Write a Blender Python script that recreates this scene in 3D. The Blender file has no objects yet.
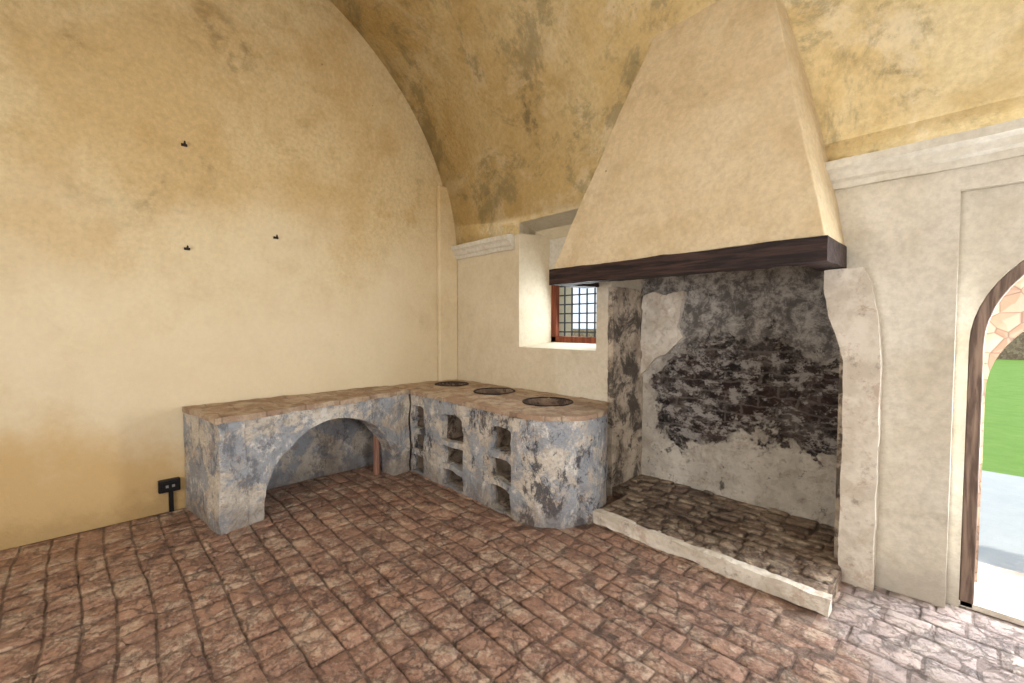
import bpy, bmesh, math, random
from mathutils import Vector, noise as mnoise
random.seed(4)
sc = bpy.context.scene
sc.view_settings.view_transform = 'Standard'
sc.view_settings.exposure = 0.0

# ------------------------------------------------------------ node helpers
def s2l(c):
    return tuple(((v/255)/12.92 if v/255 <= .04045 else ((v/255+.055)/1.055)**2.4) for v in c) + (1,)
class M:
    def __init__(s, name, rough=.85):
        s.m = bpy.data.materials.new(name); s.m.use_nodes = True
        s.nt = s.m.node_tree; s.b = s.nt.nodes['Principled BSDF']
        s.b.inputs['Roughness'].default_value = rough
        s.b.inputs['Specular IOR Level'].default_value = .25
        s.tc = s.nt.nodes.new('ShaderNodeTexCoord'); s.co = s.tc.outputs['Object']
    def link(s, a, b): s.nt.links.new(a, b)
    def put(s, sock, v):
        if hasattr(v, 'is_output'): s.link(v, sock)
        else: sock.default_value = v
    def noise(s, scale, detail=6, rough=.6, dist=0, vec=None, col=False):
        n = s.nt.nodes.new('ShaderNodeTexNoise'); s.put(n.inputs['Vector'], vec or s.co)
        n.inputs['Scale'].default_value = scale; n.inputs['Detail'].default_value = detail
        n.inputs['Roughness'].default_value = rough; n.inputs['Distortion'].default_value = dist
        return n.outputs['Color' if col else 'Fac']
    def vor(s, scale, feature='F1', vec=None, out='Distance', rnd=1):
        n = s.nt.nodes.new('ShaderNodeTexVoronoi'); n.feature = feature
        s.put(n.inputs['Vector'], vec or s.co); n.inputs['Scale'].default_value = scale
        n.inputs['Randomness'].default_value = rnd
        return n.outputs[out]
    def mapr(s, v, a, b, c=0, d=1, smooth=True):
        n = s.nt.nodes.new('ShaderNodeMapRange'); s.put(n.inputs['Value'], v)
        if smooth: n.interpolation_type = 'SMOOTHSTEP'
        n.inputs['From Min'].default_value = a; n.inputs['From Max'].default_value = b
        n.inputs['To Min'].default_value = c; n.inputs['To Max'].default_value = d
        return n.outputs['Result']
    def math(s, op, a, b=0, c=0):
        n = s.nt.nodes.new('ShaderNodeMath'); n.operation = op
        s.put(n.inputs[0], a); s.put(n.inputs[1], b); s.put(n.inputs[2], c)
        return n.outputs[0]
    def mix(s, f, a, b, blend='MIX'):
        n = s.nt.nodes.new('ShaderNodeMix'); n.data_type = 'RGBA'; n.blend_type = blend
        s.put(n.inputs[0], f); s.put(n.inputs[6], a); s.put(n.inputs[7], b)
        return n.outputs[2]
    def xyz(s, vec=None):
        n = s.nt.nodes.new('ShaderNodeSeparateXYZ'); s.put(n.inputs[0], vec or s.co); return n.outputs
    def scale(s, v, loc=(0,0,0), rot=(0,0,0)):
        n = s.nt.nodes.new('ShaderNodeMapping'); s.put(n.inputs['Vector'], s.co)
        n.inputs['Scale'].default_value = v; n.inputs['Location'].default_value = loc
        n.inputs['Rotation'].default_value = rot
        return n.outputs[0]
    def vadd(s, a, b):
        n = s.nt.nodes.new('ShaderNodeVectorMath'); n.operation = 'ADD'
        s.put(n.inputs[0], a); s.put(n.inputs[1], b); return n.outputs[0]
    def vscale(s, a, k):
        n = s.nt.nodes.new('ShaderNodeVectorMath'); n.operation = 'SCALE'
        s.put(n.inputs[0], a); n.inputs['Scale'].default_value = k; return n.outputs[0]
    def attr(s, name):
        n = s.nt.nodes.new('ShaderNodeAttribute'); n.attribute_name = name; return n.outputs['Fac']
    def brick(s, vec, w, hgt, ms, off=.5):
        br = s.nt.nodes.new('ShaderNodeTexBrick'); s.link(vec, br.inputs['Vector']); br.offset = off
        br.inputs['Scale'].default_value = 1; br.inputs['Brick Width'].default_value = w; br.inputs['Row Height'].default_value = hgt
        br.inputs['Mortar Size'].default_value = ms; br.inputs['Mortar Smooth'].default_value = .6
        br.inputs['Color1'].default_value = (0,0,0,1); br.inputs['Color2'].default_value = (1,1,1,1); br.inputs['Mortar'].default_value = (.5,.5,.5,1)
        return br.outputs['Color'], br.outputs['Fac']
    def done(s, col, h=None, strength=.5, dist=.01, rough=None):
        s.put(s.b.inputs['Base Color'], col)
        if h is not None:
            n = s.nt.nodes.new('ShaderNodeBump'); s.link(h, n.inputs['Height'])
            n.inputs['Strength'].default_value = strength; n.inputs['Distance'].default_value = dist
            s.link(n.outputs[0], s.b.inputs['Normal'])
        if rough is not None: s.put(s.b.inputs['Roughness'], rough)
        return s.m

def plaster(name, light, mid, dark, stain=(120,95,60), stain_amt=.4, patch=.9):
    m = M(name)
    n1 = m.noise(patch, 5, .6, .6); n2 = m.noise(4, 8, .65, .3)
    c = m.mix(m.mapr(n1, .36, .64), s2l(light), s2l(mid))
    c = m.mix(m.mapr(n2, .45, .75, 0, .8), c, s2l(dark))
    st = m.math('MULTIPLY', m.mapr(m.noise(1.1, 7, .7, .8, vec=m.scale((1,1,1), (7,3,1))), .52, .72), m.mapr(m.noise(9, 6, .7), .4, .65))
    c = m.mix(m.math('MULTIPLY', st, stain_amt), c, s2l(stain))
    n3 = m.noise(28, 6, .7)
    c = m.mix(m.mapr(n3, .3, .75, 0, .35), c, s2l([v*.70 for v in mid]))
    sp = m.math('MULTIPLY', m.mapr(m.vor(3.2), .018, .04, 1, 0), .6)
    c = m.mix(sp, c, s2l([v*.5 for v in mid]))
    h = m.math('ADD', m.noise(3, 4, .5), m.math('MULTIPLY', n3, .35))
    return m, c, h

# ---- plasters
m, c, h = plaster('ochre_wall_plaster', (226,206,162), (214,187,136), (202,171,118), (138,116,78), .7)
X, Y, Z = m.xyz()
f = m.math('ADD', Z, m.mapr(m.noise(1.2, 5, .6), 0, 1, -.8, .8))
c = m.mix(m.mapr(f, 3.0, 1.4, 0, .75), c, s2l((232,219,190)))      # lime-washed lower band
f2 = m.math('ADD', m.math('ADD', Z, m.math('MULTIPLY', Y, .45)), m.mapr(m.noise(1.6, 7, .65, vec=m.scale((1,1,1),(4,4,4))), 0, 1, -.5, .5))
c = m.mix(m.mapr(f2, 1.0, .25, 0, .75), c, s2l((200,163,100)))    # diagonal shade low on the wall, painted in as ochre
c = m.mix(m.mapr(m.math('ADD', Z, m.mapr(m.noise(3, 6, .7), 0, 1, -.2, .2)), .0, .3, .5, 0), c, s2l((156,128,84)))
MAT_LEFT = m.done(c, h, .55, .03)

m, c, h = plaster('ochre_vault_plaster', (232,214,168), (220,194,138), (204,176,120), (108,98,72), .95, 1.1)
c = m.mix(m.mapr(m.noise(1.9, 8, .72, .5, vec=m.scale((1,1,1),(3,9,4))), .5, .62, 0, .5), c, s2l((236,222,190)))
c = m.mix(m.math('MULTIPLY', m.mapr(m.noise(1.4, 9, .78, .4, vec=m.scale((1,1,1),(8,2,6))), .51, .61), .6), c, s2l((144,134,104)))
MAT_VAULT = m.done(c, h, .7, .03)

m, c, h = plaster('cream_wall_plaster', (228,222,208), (218,210,192), (202,192,170), (146,134,114), .5, 1.2)
X, Y, Z = m.xyz()
c = m.mix(m.mapr(X, -1.2, -3.6, 0, .45), c, s2l((234,216,178)))
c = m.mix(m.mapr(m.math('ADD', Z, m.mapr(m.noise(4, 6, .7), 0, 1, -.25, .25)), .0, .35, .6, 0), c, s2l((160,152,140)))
MAT_BACK = m.done(c, h, .5, .03)

m, c, h = plaster('white_plaster', (230,226,214), (220,214,198), (204,196,176), (146,136,118), .4, 1.5)
MAT_WHITE = m.done(c, h, .4, .02)

m, c, h = plaster('hood_plaster', (220,202,168), (212,190,152), (196,172,132), (146,126,94), .7, 1.6)
MAT_HOOD = m.done(c, h, .6, .03)

# ---- worn grey paint over cream plaster (bench & stove)
def worn(name, dark_amt=.5):
    m = M(name, .8)
    base = m.mix(m.mapr(m.noise(3, 6, .6), .35, .65), s2l((224,216,202)), s2l((198,186,172)))
    g = m.mix(m.noise(6, 5, .6), s2l((138,143,152)), s2l((192,196,200)))
    c = m.mix(m.mapr(m.noise(3.0, 9, .75, .5), .46, .53), base, g)
    c = m.mix(m.mapr(m.noise(6.5, 10, .78, .4, vec=m.scale((1,1,.55), (3,1,5))), .53, .6, 0, .85), c, s2l((234,230,222)))
    k = m.math('MULTIPLY', m.mapr(m.noise(4.2, 10, .8, .3, vec=m.scale((1,1,.6), (11,4,2))), .515, .585), dark_amt)
    c = m.mix(k, c, s2l((68,68,75)))
    c = m.mix(m.mapr(m.noise(9, 10, .8), .56, .65, 0, .65), c, s2l((172,140,114)))
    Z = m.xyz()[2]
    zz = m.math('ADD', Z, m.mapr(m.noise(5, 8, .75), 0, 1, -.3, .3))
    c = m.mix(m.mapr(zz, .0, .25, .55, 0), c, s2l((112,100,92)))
    n5 = m.noise(40, 5, .7)
    c = m.mix(m.mapr(n5, .5, .7, 0, .4), c, s2l((110,104,98)))
    h = m.math('ADD', m.noise(5, 8, .7), m.math('MULTIPLY', n5, .3))
    return m.done(c, h, 1.0, .04)
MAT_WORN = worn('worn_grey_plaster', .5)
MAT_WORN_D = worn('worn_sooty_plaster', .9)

def topm(name):
    m = M(name, .7)
    tile, mo = m.brick(m.vadd(m.scale((1,1,1), (0,0,0), (0,0,math.radians(90))), m.vscale(m.noise(5, 4, .6, col=True), .03)), .3, .3, .006)
    c = m.mix(tile, s2l((178,150,126)), s2l((158,132,110)))
    c = m.mix(m.mapr(m.noise(5, 8, .7), .42, .6, 0, .85), c, s2l((200,182,158)))
    c = m.mix(m.mapr(m.noise(11, 8, .75), .51, .65, 0, .65), c, s2l((114,98,88)))
    c = m.mix(m.math('MULTIPLY', mo, .4), c, s2l((104,90,76)))
    h = m.math('SUBTRACT', m.noise(18, 7, .7), m.math('MULTIPLY', mo, .5))
    return m.done(c, h, .8, .025)
MAT_TOP = topm('worn_masonry_top')

# ---- sooty fireback
m = M('sooty_fireback', .8)
X, Y, Z = m.xyz()
base = m.mix(m.mapr(m.noise(3, 8, .7), .4, .6), s2l((216,208,194)), s2l((240,232,218)))
base = m.mix(m.mapr(m.noise(8, 9, .8, .4), .5, .64, 0, .6), base, s2l((180,160,142)))
grey = m.mix(m.mapr(m.noise(7, 10, .8, .3), .42, .6), s2l((118,114,110)), s2l((214,209,200)))
zn = m.math('ADD', Z, m.mapr(m.noise(3, 7, .7), 0, 1, -.35, .35))
c = m.mix(m.mapr(zn, 1.0, 1.3), base, grey)
c = m.mix(m.mapr(m.noise(14, 9, .75), .55, .65, 0, .5), c, s2l((120,110,102)))
def ell(cx, cz, rx, rz):
    a = m.math('POWER', m.math('ABSOLUTE', m.math('DIVIDE', m.math('SUBTRACT', X, cx), rx)), 2.2)
    b2 = m.math('POWER', m.math('ABSOLUTE', m.math('DIVIDE', m.math('SUBTRACT', Z, cz), rz)), 2.2)
    return m.math('ADD', a, b2)
e = m.math('MINIMUM', ell(-1.58, .80, .46, .34), m.math('MINIMUM', ell(-1.28, .99, .54, .40), ell(-.78, .93, .34, .34)))
e = m.math('ADD', e, m.math('ADD', m.mapr(m.noise(2.6, 10, .75, .4), .2, .8, -1.3, 1.3, False), m.mapr(m.noise(10, 8, .8), .2, .8, -.6, .6, False)))
halo = m.math('MULTIPLY', m.mapr(e, .9, 1.9, 1, 0), m.mapr(m.noise(10, 9, .8), .4, .6))
c = m.mix(m.math('MULTIPLY', halo, .5), c, s2l((126,118,112)))
cc = m.nt.nodes.new('ShaderNodeCombineXYZ'); m.link(X, cc.inputs[0]); m.link(Z, cc.inputs[1])
_, mo = m.brick(m.vadd(cc.outputs[0], m.vscale(m.noise(4, 6, .7, col=True), .14)), .26, .085, .012)
soot = m.mix(m.mapr(m.noise(8, 10, .8), .44, .6, 0, .9), s2l((42,37,36)), s2l((116,107,102)))
soot = m.mix(m.mapr(m.noise(2.5, 6, .7), .44, .6, 0, .6), soot, s2l((78,54,48)))
soot = m.mix(m.math('MULTIPLY', mo, .4), soot, s2l((150,142,136)))
streak = m.noise(4.6, 10, .8, .2, vec=m.scale((1.5,1,2.2), (2,2,2), (0,.7,0)))
soot = m.mix(m.mapr(streak, .505, .57, 0, .8), soot, s2l((196,190,184)))
emask = m.mapr(e, .84, 1.04, 1, 0)
c = m.mix(emask, c, soot)
c = m.mix(m.mapr(m.noise(6, 10, .78, .3, vec=m.scale((1,1,1), (9,9,2))), .58, .64, 0, .8), c, s2l((60,54,50)))
h = m.math('ADD', m.noise(9, 9, .8), m.math('MULTIPLY', m.noise(30, 8, .8), .4))
h = m.math('SUBTRACT', h, m.math('MULTIPLY', emask, m.math('ADD', .5, m.math('MULTIPLY', mo, .3))))
MAT_FIRE = m.done(c, h, 1.0, .04)

def sooty(name, th=.47, a=(170,156,136), b2=(120,110,100), dk=(50,44,42)):
    m = M(name, .8)
    c = m.mix(m.mapr(m.noise(6, 9, .75), .4, .62), s2l(a), s2l(b2))
    c = m.mix(m.mapr(m.noise(4, 10, .78, .4), th, th+.1, 0, .85), c, s2l(dk))
    return m.done(c, m.noise(10, 8, .75), .8, .03)
MAT_CHEEK = sooty('sooty_masonry', .48, (208,194,174), (160,146,130), (66,60,56))

# ---- stone jamb
m = M('limestone_jamb')
c = m.mix(m.mapr(m.noise(5, 8, .7), .4, .6), s2l((224,216,202)), s2l((202,192,176)))
c = m.mix(m.mapr(m.noise(12, 9, .75), .55, .68, 0, .6), c, s2l((130,116,104)))
c = m.mix(m.mapr(m.noise(3, 9, .8, .5), .54, .6, 0, .55), c, s2l((180,154,136)))
MAT_STONE = m.done(c, m.math('ADD', m.noise(6, 6, .7), m.math('MULTIPLY', m.vor(22), .2)), .6, .02)

# ---- wood
def wood(name, a, bcol, ax=(1,14,14)):
    m = M(name, .6)
    n = m.noise(3, 6, .6, .6, vec=m.scale(ax))
    c = m.mix(m.mapr(n, .35, .65), s2l(a), s2l(bcol))
    return m.done(c, n, .5, .01)
MAT_BEAM = wood('charred_oak', (30,22,22), (66,48,44))
MAT_DOORW = wood('old_door_wood', (84,68,60), (136,116,102), (12,12,1))
MAT_WINW = wood('red_brown_window_wood', (100,48,32), (138,76,50), (12,12,1))
MAT_POST = wood('rusty_post', (130,94,80), (166,128,110), (12,12,1))
def flat(name, col, rough=.6, metal=0):
    m = M(name, rough); m.b.inputs['Metallic'].default_value = metal
    c = m.mix(m.noise(30, 4), s2l(col), s2l([v*.75 for v in col]))
    return m.done(c, m.noise(60, 3), .2, .005)
MAT_IRON = flat('dark_iron', (54,46,42), .6, .1)
MAT_GRILLE = flat('grille_iron', (96,100,110), .6, .1)
MAT_BLACK = flat('black_plastic', (26,26,28), .35)
MAT_PLASTIC = flat('grey_plastic', (150,150,148), .4)
MAT_ASH = sooty('burnt_ash', .48, (176,160,142), (134,118,104), (72,60,56))
MAT_BOWL = sooty('ash_bowl', .46, (150,128,110), (108,92,80), (50,44,42))

# ---- floor tiles
def tilemat(name, ca, cb, cc_, wornc, darkc, grout, door=False, eamt=.5):
    m = M(name, .5)
    m.b.inputs['Specular IOR Level'].default_value = .45
    X, Y, Z = m.xyz()
    tile = m.attr('tile'); edge = m.attr('edge')
    c = m.mix(tile, s2l(ca), s2l(cb))
    c = m.mix(m.mapr(m.noise(1.1, 5, .6), .4, .62, 0, .7), c, s2l(cc_))
    n6 = m.noise(7, 9, .75)
    c = m.mix(m.mapr(m.noise(5, 10, .8, .2, vec=m.scale((1,1,1),(3,3,3))), .49, .58, 0, .7), c, s2l(wornc))
    c = m.mix(m.mapr(m.noise(9, 10, .8, 0, vec=m.scale((1,1,1),(7,1,3))), .51, .6, 0, .6), c, s2l(darkc))
    n45 = m.noise(38, 7, .8)
    c = m.mix(m.mapr(n45, .5, .66, 0, .45), c, s2l(wornc))
    c = m.mix(m.mapr(n45, .48, .34, 0, .35), c, s2l(darkc))
    wv = m.vadd(m.co, m.vscale(m.noise(9, 8, .8, col=True), .16))
    vv = m.vor(7, 'DISTANCE_TO_EDGE', vec=wv)
    reg = m.mapr(m.noise(1.3, 5, .6), .42, .54)
    crk = m.math('MULTIPLY', m.mapr(vv, 0, .035, 1, 0), reg)
    c = m.mix(m.math('MULTIPLY', crk, .55), c, s2l(grout))
    if door:
        st = m.math('MULTIPLY', m.mapr(X, -.75, -.1), m.mapr(Y, 2.0, 2.8))
        st = m.mapr(m.math('ADD', st, m.mapr(m.noise(3, 5), 0, 1, -.3, .3)), .2, .6)
        c = m.mix(m.math('MULTIPLY', st, .5), c, m.mix(m.noise(6, 6), s2l((150,142,142)), s2l((200,197,197))))
    c = m.mix(m.math('MULTIPLY', edge, eamt), c, s2l(grout))
    h = m.math('ADD', n6, m.math('MULTIPLY', n45, .3))
    h = m.math('ADD', h, m.mapr(m.noise(4.5, 10, .8, 0, vec=m.scale((1,1,1),(5,2,8))), .49, .52, 0, .4))
    h = m.math('SUBTRACT', h, m.math('MULTIPLY', crk, .5))
    return m.done(c, h, 1.0, .026, m.mapr(n6, .3, .7, .3, .6))
MAT_FLOOR = tilemat('terracotta_floor', (150,112,93), (184,142,118), (158,124,106), (212,188,164), (108,82,70), (90,72,62), True, .65)
MAT_HEARTH = tilemat('hearth_brick', (136,110,90), (182,158,134), (116,98,86), (206,188,162), (78,64,56), (60,48,42), eamt=.85)

# ---- outdoors
m = M('lawn_grass', .9)
MAT_GRASS = m.done(m.mix(m.noise(3, 8, .75), s2l((98,140,58)), s2l((150,182,96))), m.noise(30, 4), .6, .04)
m = M('pale_gravel', .9)
MAT_PATH = m.done(m.mix(m.noise(3, 8, .7), s2l((176,182,186)), s2l((214,216,216))), m.noise(30, 4), .5, .02)
m = M('rubble_stone', .9)
v1 = m.vor(11, 'DISTANCE_TO_EDGE'); vc = m.vor(11, 'F1', out='Color')
c = m.mix(m.xyz(vc)[0], s2l((140,112,96)), s2l((184,158,138))); c = m.mix(m.mapr(v1, 0, .06, .7, 0), c, s2l((112,96,86)))
MAT_RUBBLE = m.done(c, v1, .7, .03)

# ------------------------------------------------------------ mesh helpers
def obj_from(name, verts, faces, mats, parent=None, smooth=False):
    me = bpy.data.meshes.new(name); me.from_pydata([tuple(v) for v in verts], [], faces); me.update()
    bm = bmesh.new(); bm.from_mesh(me); bmesh.ops.recalc_face_normals(bm, faces=bm.faces); bm.to_mesh(me); bm.free()
    o = bpy.data.objects.new(name, me); sc.collection.objects.link(o)
    for mt in (mats if isinstance(mats, (list, tuple)) else [mats]): me.materials.append(mt)
    if smooth:
        for p in me.polygons: p.use_smooth = True
    if parent: o.parent = parent
    return o
def box(name, x0, x1, y0, y1, z0, z1, mat, parent=None):
    v = [(x, y, z) for x in (x0, x1) for y in (y0, y1) for z in (z0, z1)]
    f = [(0,1,3,2),(4,6,7,5),(0,4,5,1),(2,3,7,6),(0,2,6,4),(1,5,7,3)]
    return obj_from(name, v, f, mat, parent)
def prism(name, pts, fn0, fn1, mat, parent=None):
    n = len(pts); v = [fn0(*p) for p in pts] + [fn1(*p) for p in pts]
    f = [tuple(range(n)), tuple(range(2*n-1, n-1, -1))] + [(i, (i+1) % n, n+(i+1) % n, n+i) for i in range(n)]
    return obj_from(name, v, f, mat, parent)
def cut(o, *cutters):
    for c in cutters:
        md = o.modifiers.new('b', 'BOOLEAN'); md.operation = 'DIFFERENCE'; md.solver = 'EXACT'; md.object = c
    dg = bpy.context.evaluated_depsgraph_get(); dg.update()
    me = bpy.data.meshes.new_from_object(o.evaluated_get(dg))
    o.modifiers.clear(); o.data = me
def kill(*os):
    for c in os: bpy.data.objects.remove(c, do_unlink=True)
def bevel(o, w=.012, seg=2, ang=40):
    md = o.modifiers.new('bev', 'BEVEL'); md.width = w; md.segments = seg; md.limit_method = 'ANGLE'; md.angle_limit = math.radians(ang)
def rough_up(o, size=.05, amp=.01, freq=4):
    me = o.data; bm = bmesh.new(); bm.from_mesh(me)
    bmesh.ops.triangulate(bm, faces=[f for f in bm.faces if len(f.verts) > 4])
    for _ in range(8):
        es = [e for e in bm.edges if e.calc_length() > size]
        if not es: break
        bmesh.ops.subdivide_edges(bm, edges=es, cuts=1)
        bmesh.ops.triangulate(bm, faces=[f for f in bm.faces if len(f.verts) > 4])
    for v in bm.verts:
        p = v.co * freq
        d = Vector((mnoise.noise(p), mnoise.noise(p+Vector((31,7,3))), mnoise.noise(p+Vector((5,51,13)))))
        p2 = p*3.7
        d += .4*Vector((mnoise.noise(p2), mnoise.noise(p2+Vector((31,7,3))), mnoise.noise(p2+Vector((5,51,13)))))
        v.co += d*amp
    bm.to_mesh(me); bm.free(); me.update()
def empty(name, loc=(0,0,0)):
    e = bpy.data.objects.new(name, None); sc.collection.objects.link(e); e.empty_display_size = .2; return e
def paving(name, x0, x1, y0, y1, ztop, w, hgt, gap, mat, base_z, parent=None, hvar=.004, tilt=.02, inside=None, seed=1, bed=None, er=.007, drop=.007):
    """hand-laid bricks as real geometry: every brick has its own height, tilt, wobbling outline and worn rounded edge"""
    rnd = random.Random(seed)
    V = []; Fc = []; T = []; E = []
    if bed:
        V += [(x, y, z) for x in (bed[0], bed[1]) for y in (bed[2], bed[3]) for z in (bed[4], ztop-.006)]
        Fc += [(0,1,3,2),(4,6,7,5),(0,4,5,1),(2,3,7,6),(0,2,6,4),(1,5,7,3)]; T += [.5]*8; E += [1.0]*8
    rows = []; yy_ = y0
    while yy_ < y1-.03:
        hh = hgt*rnd.choice((.85,1,1,1.1,1.2)); rows.append((yy_, min(yy_+hh, y1))); yy_ += hh
    for ya, yb in rows:
        if yb-ya < .03: continue
        x = x0 - rnd.random()*w
        while x < x1:
            wl = w*rnd.choice((1.05,1,.9,.8,.6,.7,1.15)); xa = max(x, x0); xb = min(x+wl, x1); x += wl
            if xb-xa < .035: continue
            if inside and not inside((xa+xb)/2, (ya+yb)/2): continue
            tv = rnd.random(); dz = rnd.uniform(-hvar, hvar*.4); tx = rnd.uniform(-tilt, tilt); ty = rnd.uniform(-tilt, tilt)
            g = gap*rnd.uniform(.5, 1.5)
            nx = max(2, int((xb-xa)/.04)); nyy = max(2, int((yb-ya)/.04))
            us = [0, er/(xb-xa)] + [(i)/nx for i in range(1, nx)] + [1-er/(xb-xa), 1]
            vs = [0, er/(yb-ya)] + [(i)/nyy for i in range(1, nyy)] + [1-er/(yb-ya), 1]
            b0 = len(V); nu = len(us); nv = len(vs)
            for j, v_ in enumerate(vs):
                for i, u in enumerate(us):
                    px = xa+g+(xb-xa-2*g)*u; py = ya+g+(yb-ya-2*g)*v_
                    P = Vector((px, py, seed))
                    wx = .02*mnoise.noise(P*1.8) + .007*mnoise.noise(P*9); wy = .04*mnoise.noise(P*1.1+Vector((9,4,0))) + .007*mnoise.noise(P*9+Vector((3,8,0)))
                    edge = (i in (0, nu-1)) or (j in (0, nv-1))
                    z = ztop + dz + tx*(px-(xa+xb)/2) + ty*(py-(ya+yb)/2) + .003*mnoise.noise(P*5) + .003*mnoise.noise(P*16) + .006*mnoise.noise(P*.9)
                    if edge: z -= drop
                    V.append((px+wx, py+wy, z)); T.append(tv); E.append(1.0 if edge else 0.0)
            for j in range(nv-1):
                for i in range(nu-1):
                    a = b0+j*nu+i; Fc.append((a, a+1, a+nu+1, a+nu))
    me = bpy.data.meshes.new(name); me.from_pydata(V, [], Fc); me.update()
    a1 = me.attributes.new('tile', 'FLOAT', 'POINT'); a1.data.foreach_set('value', T)
    a2 = me.attributes.new('edge', 'FLOAT', 'POINT'); a2.data.foreach_set('value', E)
    me.materials.append(mat)
    for p in me.polygons: p.use_smooth = p.index > 5 or not bed
    o = bpy.data.objects.new(name, me); sc.collection.objects.link(o)
    if parent: o.parent = parent
    return o

# ------------------------------------------------------------ room shell
XL, XR, YB, YS = -4.40, 2.6, 3.2, -2.3
VC, VZ, VR = .45, 2.25, 2.74
floor_o = paving('floor', XL+.01, XR, YS, YB+.10, .003, .24, .135, .0022, MAT_FLOOR, 0, seed=3, bed=(XL-.2, XR+.2, YS-.2, YB+.75, -.15), tilt=.035, er=.008, drop=.008)
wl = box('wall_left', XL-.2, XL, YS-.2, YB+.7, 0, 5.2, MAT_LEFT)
wr = box('wall_right', XR, XR+.2, YS-.2, YB+.7, 0, 5.2, MAT_BACK)
wf = box('wall_front', XL, XR, YS-.2, YS, 0, 2.6, MAT_BACK)
wb = box('wall_back', XL, XR, YB, YB+.7, 0, 2.75, MAT_BACK)
a0 = math.asin((2.45-VZ)/VR); N = 64
arc = [(VC+VR*math.cos(a0+(math.pi-2*a0)*i/N), VZ+VR*math.sin(a0+(math.pi-2*a0)*i/N)) for i in range(N+1)]
R2 = VR+.22
arc2 = [(VC+R2*math.cos(a0+(math.pi-2*a0)*i/N), VZ+R2*math.sin(a0+(math.pi-2*a0)*i/N)) for i in range(N+1)]
vv_ = []; ff = []
for xx in (XL, XR):
    vv_ += [(xx, *p) for p in arc]; vv_ += [(xx, *p) for p in arc2]
K = N+1
for i in range(N):
    ff += [(i, i+1, 2*K+i+1, 2*K+i), (K+i, 3*K+i, 3*K+i+1, K+i+1), (i, K+i, K+i+1, i+1), (2*K+i, 2*K+i+1, 3*K+i+1, 3*K+i)]
ff += [(0, 2*K, 3*K, K), (N, K+N, 3*K+N, 2*K+N)]
vault = obj_from('ceiling', vv_, ff, MAT_VAULT)
win = obj_from('cw', [(-3.31,3.0,1.25),(-2.27,3.0,1.25),(-2.27,3.0,2.64),(-3.31,3.0,2.64),
                      (-3.08,4.0,1.36),(-2.34,4.0,1.36),(-2.34,4.0,2.28),(-3.08,4.0,2.28)],
               [(0,1,2,3),(4,5,6,7),(0,1,5,4),(1,2,6,5),(2,3,7,6),(3,0,4,7)], MAT_WHITE)
fire = box('cf', -2.16, -.48, 3.1, 3.76, -.1, 1.83, MAT_CHEEK)
flue = box('cf2', -2.13, -.62, 3.1, 3.76, 1.7, 2.2, MAT_CHEEK)
def archpts(x0, x1, zs, z0, n=28):
    r = (x1-x0)/2; cx = (x0+x1)/2
    return [(x0, z0), (x1, z0)] + [(cx+r*math.cos(math.pi*i/n), zs+r*math.sin(math.pi*i/n)) for i in range(n+1)]
panel = box('cp', -.05, 1.28, 3.1, 3.27, -.1, 2.19, MAT_WHITE)
dcut = prism('cd', archpts(.0, 1.2, 1.40, -.1), lambda a, b: (a, 3.15, b), lambda a, b: (a, 4.1, b), MAT_WHITE)
cut(wb, win, fire, flue, panel, dcut)
cut(vault, win)
for p in vault.data.polygons: p.use_smooth = True
kill(win, fire, flue, panel, dcut)

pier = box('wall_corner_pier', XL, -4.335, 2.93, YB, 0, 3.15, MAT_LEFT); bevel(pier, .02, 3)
prof = [(YB+.02, 2.30), (YB-.03, 2.30), (YB-.035, 2.335), (YB-.055, 2.35), (YB-.07, 2.385), (YB-.09, 2.40), (YB-.10, 2.405), (YB-.10, 2.45), (YB+.02, 2.47)]
for i, (x0, x1) in enumerate(((-4.335, -3.33), (-.66, XR))):
    o = prism('trim_%d' % (i+1), prof, lambda a, b, x0=x0: (x0, a, b), lambda a, b, x1=x1: (x1, a, b), MAT_WHITE)
    rough_up(o, .08, .006, 4)

# ------------------------------------------------------------ window
W = empty('window_1')
fx0, fx1, fz0, fz1, fy0, fy1 = -3.17, -2.30, 1.30, 2.08, 3.60, 3.66
box('frame_left', fx0, fx0+.07, fy0, fy1, fz0, fz1, MAT_WINW, W)
box('frame_right', fx1-.07, fx1, fy0, fy1, fz0, fz1, MAT_WINW, W)
box('frame_bottom', fx0, fx1, fy0, fy1, fz0, fz0+.08, MAT_WINW, W)
box('frame_top', fx0, fx1, fy0, fy1, fz1-.08, fz1, MAT_WINW, W)
for ch in list(W.children): bevel(ch, .006, 2)
box('plastered_lintel', -3.24, -2.25, 3.58, 3.89, 2.06, 2.46, MAT_WHITE, W)
gv = []; gf = []
def addbox(x0, x1, y0, y1, z0, z1):
    b0 = len(gv); gv.extend([(x, y, z) for x in (x0, x1) for y in (y0, y1) for z in (z0, z1)])
    gf.extend([tuple(b0+i for i in f) for f in [(0,1,3,2),(4,6,7,5),(0,4,5,1),(2,3,7,6),(0,2,6,4),(1,5,7,3)]])
xg = fx0+.1
while xg < fx1: addbox(xg, xg+.013, 3.70, 3.712, 1.3, 2.08); xg += .10
zg = 1.42
while zg < 2.05: addbox(fx0, fx1, 3.713, 3.725, zg, zg+.013); zg += .10
obj_from('iron_grille', gv, gf, MAT_GRILLE, W)

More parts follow.
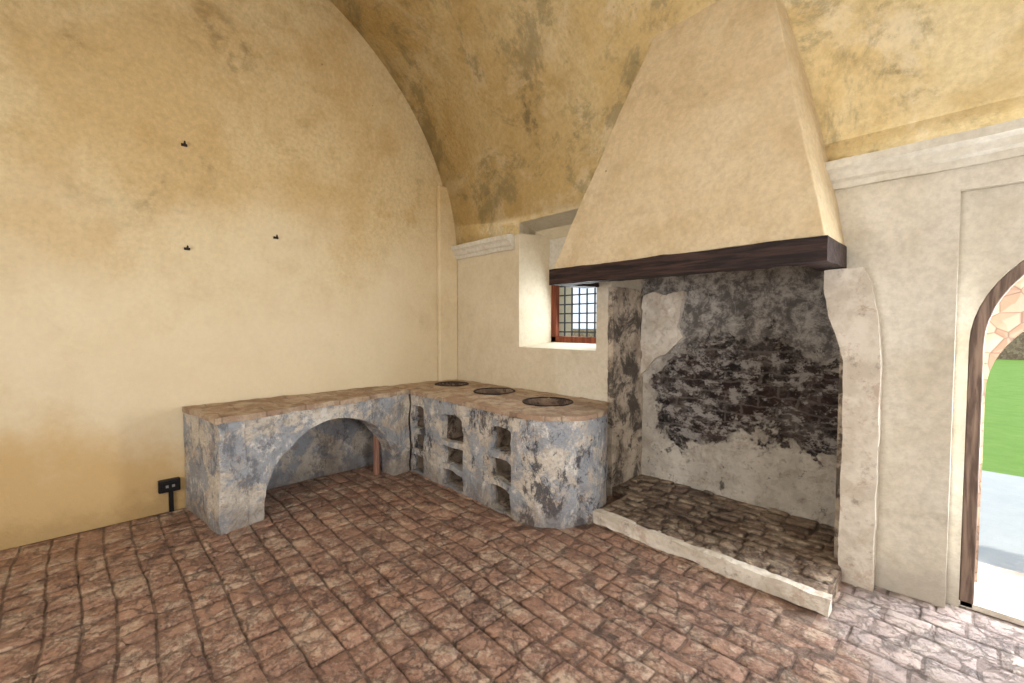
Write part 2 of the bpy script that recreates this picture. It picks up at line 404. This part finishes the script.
# ------------------------------------------------------------ door
D = empty('door_1')
n = 28
def archline(cx, r, zs):
    return [(cx-r, 0)] + [(cx-r*math.cos(math.pi*i/n), zs+r*math.sin(math.pi*i/n)) for i in range(n+1)] + [(cx+r, 0)]
def ring(name, outer, inner, y0, y1, mat, parent):
    k = len(outer); v = []; f = []
    for yy in (y0, y1):
        v += [(a, yy, b) for a, b in outer] + [(a, yy, b) for a, b in inner]
    for i in range(k-1):
        f += [(i, i+1, k+i+1, k+i), (2*k+i, 3*k+i, 3*k+i+1, 2*k+i+1), (i, 2*k+i, 2*k+i+1, i+1), (k+i, k+i+1, 3*k+i+1, 3*k+i)]
    f += [(0, k, 3*k, 2*k), (k-1, 3*k-1, 4*k-1, 2*k-1)]
    return obj_from(name, v, f, mat, parent)
fr = ring('frame', archline(.6,.60,1.40), archline(.6,.545,1.40), 3.30, 3.40, MAT_DOORW, D); bevel(fr, .006, 2)
ss = ring('stone_surround', archline(.6,.60,1.40), archline(.6,.53,1.12), 3.60, 3.9, MAT_RUBBLE, D)
box('threshold', 0, 1.2, 3.3, 3.93, 0, .03, MAT_STONE, D)

# ------------------------------------------------------------ fireplace
F = empty('fireplace')
fb = box('fireback', -2.16, -.48, 3.70, 3.76, 0, 2.2, MAT_FIRE, F); rough_up(fb, .035, .016, 6)
ck = box('cheek_left', -2.16, -2.11, 3.2, 3.72, 0, 1.83, MAT_CHEEK, F); rough_up(ck, .05, .010, 6)
ck2 = box('cheek_right', -.53, -.48, 3.2, 3.72, 0, 1.82, MAT_CHEEK, F)
pl = [(-2.10,1.78),(-2.0,1.80),(-1.86,1.76),(-1.70,1.80),(-1.73,1.62),(-1.77,1.50),(-1.70,1.40),(-1.80,1.32),(-1.88,1.24),(-1.98,1.20),(-2.03,1.10),(-2.10,1.05)]
o = prism('old_plaster_remnant', pl, lambda a, b: (a, 3.655, b), lambda a, b: (a, 3.71, b), MAT_STONE, F); rough_up(o, .035, .020, 8)
he = prism('hearth_base', [(-1.92,2.74),(-.47,2.74),(-.47,3.07),(-.53,3.2),(-.53,3.70),(-2.11,3.70),(-2.11,3.21),(-1.93,3.19)], lambda a, b: (a, b, 0), lambda a, b: (a, b, .085), MAT_HEARTH, F)
def ins(x, y): return x > -1.93 if y < 3.2 else x < -.50
paving('hearth_paving', -2.10, -.47, 2.73, 3.70, .10, .17, .095, .004, MAT_HEARTH, 0, parent=F, hvar=.014, tilt=.09, inside=ins, seed=9, er=.011, drop=.013)
ke = box('hearth_kerb', -1.93, -.45, 2.675, 2.74, 0, .095, MAT_STONE, F); rough_up(ke, .035, .014, 8)
jp = [(-.60,1.825),(-.60,1.72),(-.575,1.56),(-.53,1.44),(-.50,1.30),(-.49,.9),(-.495,.4),(-.49,0),(-.335,0),(-.335,.5),(-.33,1.1),(-.335,1.4),(-.36,1.60),(-.385,1.74),(-.42,1.825)]
ja = prism('stone_jamb', jp, lambda a, b: (a, 3.11, b), lambda a, b: (a, 3.24, b), MAT_STONE, F); rough_up(ja, .04, .008, 6)
H = empty('chimney_hood')
hx0, hx1, hy, hz0, hz1 = -2.37, -.52, 2.70, 1.83, 1.955
bpl = [(hx0-.015,hy-.02),(hx1+.015,hy-.02),(hx1+.015,3.19),(hx1-.12,3.19),(hx1-.12,hy+.12),(hx0+.12,hy+.12),(hx0+.12,3.19),(hx0-.015,3.19)]
be = prism('mantel_beam', bpl, lambda a, b: (a, b, hz0), lambda a, b: (a, b, hz1), MAT_BEAM, H); rough_up(be, .05, .006, 6)
def hoodring(z):
    t = (z-hz1)
    xl = hx0 + .50*t
    return xl, hx1 - .21*t, hx1 - .165*t, hy + .108*t
hv = []; hf = []
zs_ = [hz1 + i*(3.9-hz1)/16 for i in range(17)]
for z_ in zs_:
    xl, xr, xb, yf = hoodring(z_); hv += [(xl, 3.22, z_), (xl, yf, z_), (xr, yf, z_), (xb, 3.22, z_)]
th = .07
nb = len(hv)
for z_ in zs_:
    xl, xr, xb, yf = hoodring(z_); hv += [(xl+th, 3.22, z_), (xl+th, yf+th, z_), (xr-th, yf+th, z_), (xb-th, 3.22, z_)]
for i in range(16):
    for j in range(3):
        a = i*4+j; hf.append((a, a+1, a+5, a+4)); hf.append((nb+a, nb+a+4, nb+a+5, nb+a+1))
    for j in (0, 3):
        a = i*4+j; hf.append((a, a+4, nb+a+4, nb+a))
for i in (0, 16):
    for j in range(3):
        a = i*4+j; hf.append((a, nb+a, nb+a+1, a+1))
ho = obj_from('hood_body', hv, hf, MAT_HOOD, H)
rough_up(ho, .12, .012, 2.2)
bevel(ho, .012, 3, 50)

# ------------------------------------------------------------ bench
B = empty('masonry_bench')
A_ = Vector((-3.635,.585)); B_ = Vector((-3.93,2.275)); L_ = (B_-A_).length; t_ = (B_-A_).normalized(); nrm = Vector((-t_.y, t_.x))
if nrm.x > 0: nrm = -nrm
HB = .81
def fr_(s, z, off): q = A_ + t_*s + nrm*off; return (q.x, q.y, z)
s0, s1 = .30, 1.53; ca = (s0+s1)/2; ra = (s1-s0)/2
pts = [(0,0),(s0,0),(s0,.08)] + [(ca-ra*math.cos(math.pi*i/24), .08+.60*math.sin(math.pi*i/24)) for i in range(1,24)] + [(s1,.08),(s1,0),(L_,0),(L_,HB),(0,HB)]
bo = prism('body_front', pts, lambda a, b: fr_(a, b, 0), lambda a, b: fr_(a, b, .20), MAT_WORN, B); rough_up(bo, .05, .016, 6)
bs = prism('body_end', [(-4.385,.475),(-3.65,.585),(-3.66,.76),(-4.385,.70)], lambda a, b: (a, b, 0), lambda a, b: (a, b, HB), MAT_WORN, B); rough_up(bs, .05, .010, 6)
tp = [(-4.388,.465),(A_.x+.005,.575),(B_.x+.01,2.275),(-4.388,2.275)]
bt = prism('top', tp, lambda a, b: (a, b, HB-.01), lambda a, b: (a, b, .84), MAT_TOP, B); rough_up(bt, .05, .010, 7)
bb = box('body_back', -4.392, -4.375, .74, 2.27, 0, HB-.005, MAT_WORN, B)
bpy.ops.mesh.primitive_cylinder_add(vertices=20, radius=.033, depth=HB-.01, location=(-4.08,1.99,(HB-.01)/2))
po = bpy.context.object; po.name = 'support_post'; po.data.materials.append(MAT_POST); po.parent = B

# ------------------------------------------------------------ stove
S = empty('masonry_stove')
YF = 2.29
cxs, cys, rs = -2.37, 2.715, .44
pl2 = [(-4.32,3.18),(-4.32,2.92),(-4.385,2.92),(-4.385,2.31),(-3.93,2.31),(-3.92,YF), (-2.47, YF)]
for i in range(0, 19):
    a = math.radians(-100 + i*150/18); pl2.append((cxs+rs*math.cos(a), cys+rs*math.sin(a)))
pl2.append((-2.14, 3.18))
body = prism('body', pl2, lambda a, b: (a, b, 0), lambda a, b: (a, b, .80), MAT_WORN_D, S)
cutters = []
def arched(x0, x1, z0, z1, y0, y1, rise):
    cx_ = (x0+x1)/2; r_ = (x1-x0)/2
    p = [(x0,z0),(x1,z0)] + [(cx_+r_*math.cos(math.pi*i/12), z1-rise+rise*math.sin(math.pi*i/12)) for i in range(13)]
    return prism('c', p, lambda a, b: (a, y0, b), lambda a, b: (a, y1, b), MAT_ASH)
NICHE = [(-3.89,-3.68),(-3.37,-3.04),(-2.67,-2.40)]
cutters += [arched(-3.89,-3.69,.46,.69,2.0,2.56,.02), arched(-3.88,-3.68,.25,.40,2.0,2.56,.01), arched(-3.90,-3.70,.02,.19,2.0,2.56,.01)]
cutters += [arched(-3.37,-3.05,.44,.69,2.0,2.56,.05), arched(-3.37,-3.04,.22,.395,2.0,2.56,.01), arched(-3.36,-3.05,.02,.17,2.0,2.56,.01)]
cutters += [arched(-2.67,-2.41,.49,.69,2.0,2.56,.03), arched(-2.67,-2.41,.25,.44,2.0,2.56,.01), arched(-2.67,-2.42,.02,.20,2.0,2.56,.01)]
BURN = [(-4.0,2.86,.19),(-3.27,2.86,.21),(-2.50,2.80,.22)]
def cyl(x, y, r, z0, z1):
    p = [(x+r*math.cos(2*math.pi*i/40), y+r*math.sin(2*math.pi*i/40)) for i in range(40)]
    return prism('c', p, lambda a, b: (a, b, z0), lambda a, b: (a, b, z1), MAT_ASH)
for (x, y, r) in BURN: cutters.append(cyl(x, y, r*.95, .70, .95))
cut(body, *cutters)
rough_up(body, .045, .016, 6)
def off(p):
    return (p[0]+.012 if p[0] > -2.3 else p[0], p[1]-.012 if p[1] < 2.6 and p[1] != 2.31 else p[1])
top = prism('top', [off(p) for p in pl2], lambda a, b: (a, b, .80), lambda a, b: (a, b, .835), MAT_TOP, S)
cut(top, *[cutters[-1-i] for i in range(3)])
rough_up(top, .05, .009, 7)
kill(*cutters)
for i, (x, y, r) in enumerate(BURN):
    n = 48
    def rev(name, prof, mat):
        v = []; f = []
        for (rr, zz) in prof:
            v += [(x+rr*math.cos(2*math.pi*j/n), y+rr*math.sin(2*math.pi*j/n), zz) for j in range(n)]
        for k in range(len(prof)-1):
            f += [(k*n+j, k*n+(j+1) % n, (k+1)*n+(j+1) % n, (k+1)*n+j) for j in range(n)]
        return obj_from(name, v, f, mat, S, True)
    rev('burner_rim_%d' % (i+1), ((r*1.01, .83), (r*1.0, .844), (r*.94, .846), (r*.92, .81)), MAT_IRON)
    rev('burner_bowl_%d' % (i+1), ((r*.92, .835), (r*.86, .785), (r*.6, .757), (r*.3, .752), (r*.02, .762)), MAT_BOWL)
if MAT_ASH.name not in [m_.name for m_ in body.data.materials if m_]: body.data.materials.append(MAT_ASH)
ia = [m_.name for m_ in body.data.materials].index(MAT_ASH.name)
for p in body.data.polygons:
    c_ = p.center
    if c_.y > 2.36 and c_.z < .72 and any(a-.03 < c_.x < b2+.03 for a, b2 in NICHE) and c_.y < 2.60: p.material_index = ia

# ------------------------------------------------------------ wall fittings
K_ = empty('electrical_socket')
o = box('socket_box', XL, XL+.05, .30, .44, .17, .27, MAT_BLACK, K_); bevel(o, .008, 2)
o = box('cover', XL+.05, XL+.056, .325, .415, .19, .25, MAT_BLACK, K_)
for i, yy in enumerate((.345, .385)):
    box('outlet_%d' % i, XL+.056, XL+.059, yy, yy+.018, .21, .23, MAT_PLASTIC, K_)
box('conduit', XL, XL+.03, .365, .395, 0, .17, MAT_BLACK, K_)
for (yy, zz) in ((.53,2.95),(.53,2.12),(1.19,2.30)):
    v = []; f = []
    for k, (dx, dz, r) in enumerate(((.001,0,.009),(.03,0,.008),(.04,.005,.008),(.042,.018,.006))):
        for j in range(8):
            a = 2*math.pi*j/8; v.append((XL+dx, yy+r*math.cos(a), zz+dz+r*math.sin(a)))
    for k in range(3): f += [(k*8+j, k*8+(j+1) % 8, (k+1)*8+(j+1) % 8, (k+1)*8+j) for j in range(8)]
    b0 = len(v); v += [(XL+dx, yy+a, zz+b) for dx in (.001, .01) for a, b in ((-.02,-.01),(.02,-.01),(.02,.01),(-.02,.01))]
    f += [tuple(b0+i for i in q) for q in [(0,1,2,3),(4,5,6,7),(0,1,5,4),(1,2,6,5),(2,3,7,6),(3,0,4,7)]]
    obj_from('iron_hook', v, f, MAT_IRON)

# ------------------------------------------------------------ outdoors
box('lawn', -30, 40, 6.8, 60, -.3, -.06, MAT_GRASS)
box('gravel_path', -30, 40, 3.95, 6.8, -.3, -.05, MAT_PATH)
box('garden_wall', -25, 40, 30, 30.5, -.05, 1.2, MAT_RUBBLE)

# ------------------------------------------------------------ light
w = bpy.data.worlds.new('w'); sc.world = w; w.use_nodes = True
bg = w.node_tree.nodes['Background']; bg.inputs[0].default_value = (.78,.89,1,1); bg.inputs[1].default_value = 1.35
def area(name, loc, tgt, sx, sy, power, col):
    l = bpy.data.lights.new(name, 'AREA'); l.shape = 'RECTANGLE'; l.size = sx; l.size_y = sy; l.energy = power; l.color = col
    o = bpy.data.objects.new(name, l); sc.collection.objects.link(o); o.location = loc
    o.rotation_euler = (Vector(tgt)-Vector(loc)).to_track_quat('-Z', 'Y').to_euler(); return o
area('light_fill_east', (2.4,.9,1.7), (-4,1.4,1.4), 1.2, 1.4, 70, (.97,.975,1))  # added daylight fill behind the camera; the east wall has no opening
area('light_fill_south', (-1.2,-2.1,1.7), (-1.6,3,2.3), 1.8, 1.4, 84, (.98,.97,.98))  # unseen fill lamp added in front of the closed south wall
area('light_door_sky', (.6,3.56,1.1), (-3.2,.2,.7), .7, 1.1, 98, (.9,.95,1))
area('light_window_north', (-2.72,3.56,1.70), (-3.2,0,.9), .6, .6, 8, (.85,.93,1))
area('light_ceiling_bounce', (-.4,.2,3.6), (-.8,.8,0), 3, 3, 26, (1,.96,.92))
sl = bpy.data.lights.new('sun', 'SUN'); sl.energy = 2.6; sl.angle = .01; sl.color = (1,.95,.85)
so = bpy.data.objects.new('sun', sl); sc.collection.objects.link(so)
so.rotation_euler = Vector((1,.12,-1.1)).to_track_quat('-Z', 'Y').to_euler()

# ------------------------------------------------------------ camera
cam = bpy.data.cameras.new('camera'); co = bpy.data.objects.new('camera', cam); sc.collection.objects.link(co)
cam.sensor_width = 36; cam.lens = 434/1024*36; cam.clip_start = .05
co.location = (0,0,1.5)
p = math.radians(2.15)
d = Vector((-.725*math.cos(p), .688*math.cos(p), -math.sin(p)))
co.rotation_euler = d.to_track_quat('-Z', 'Y').to_euler()
sc.camera = co
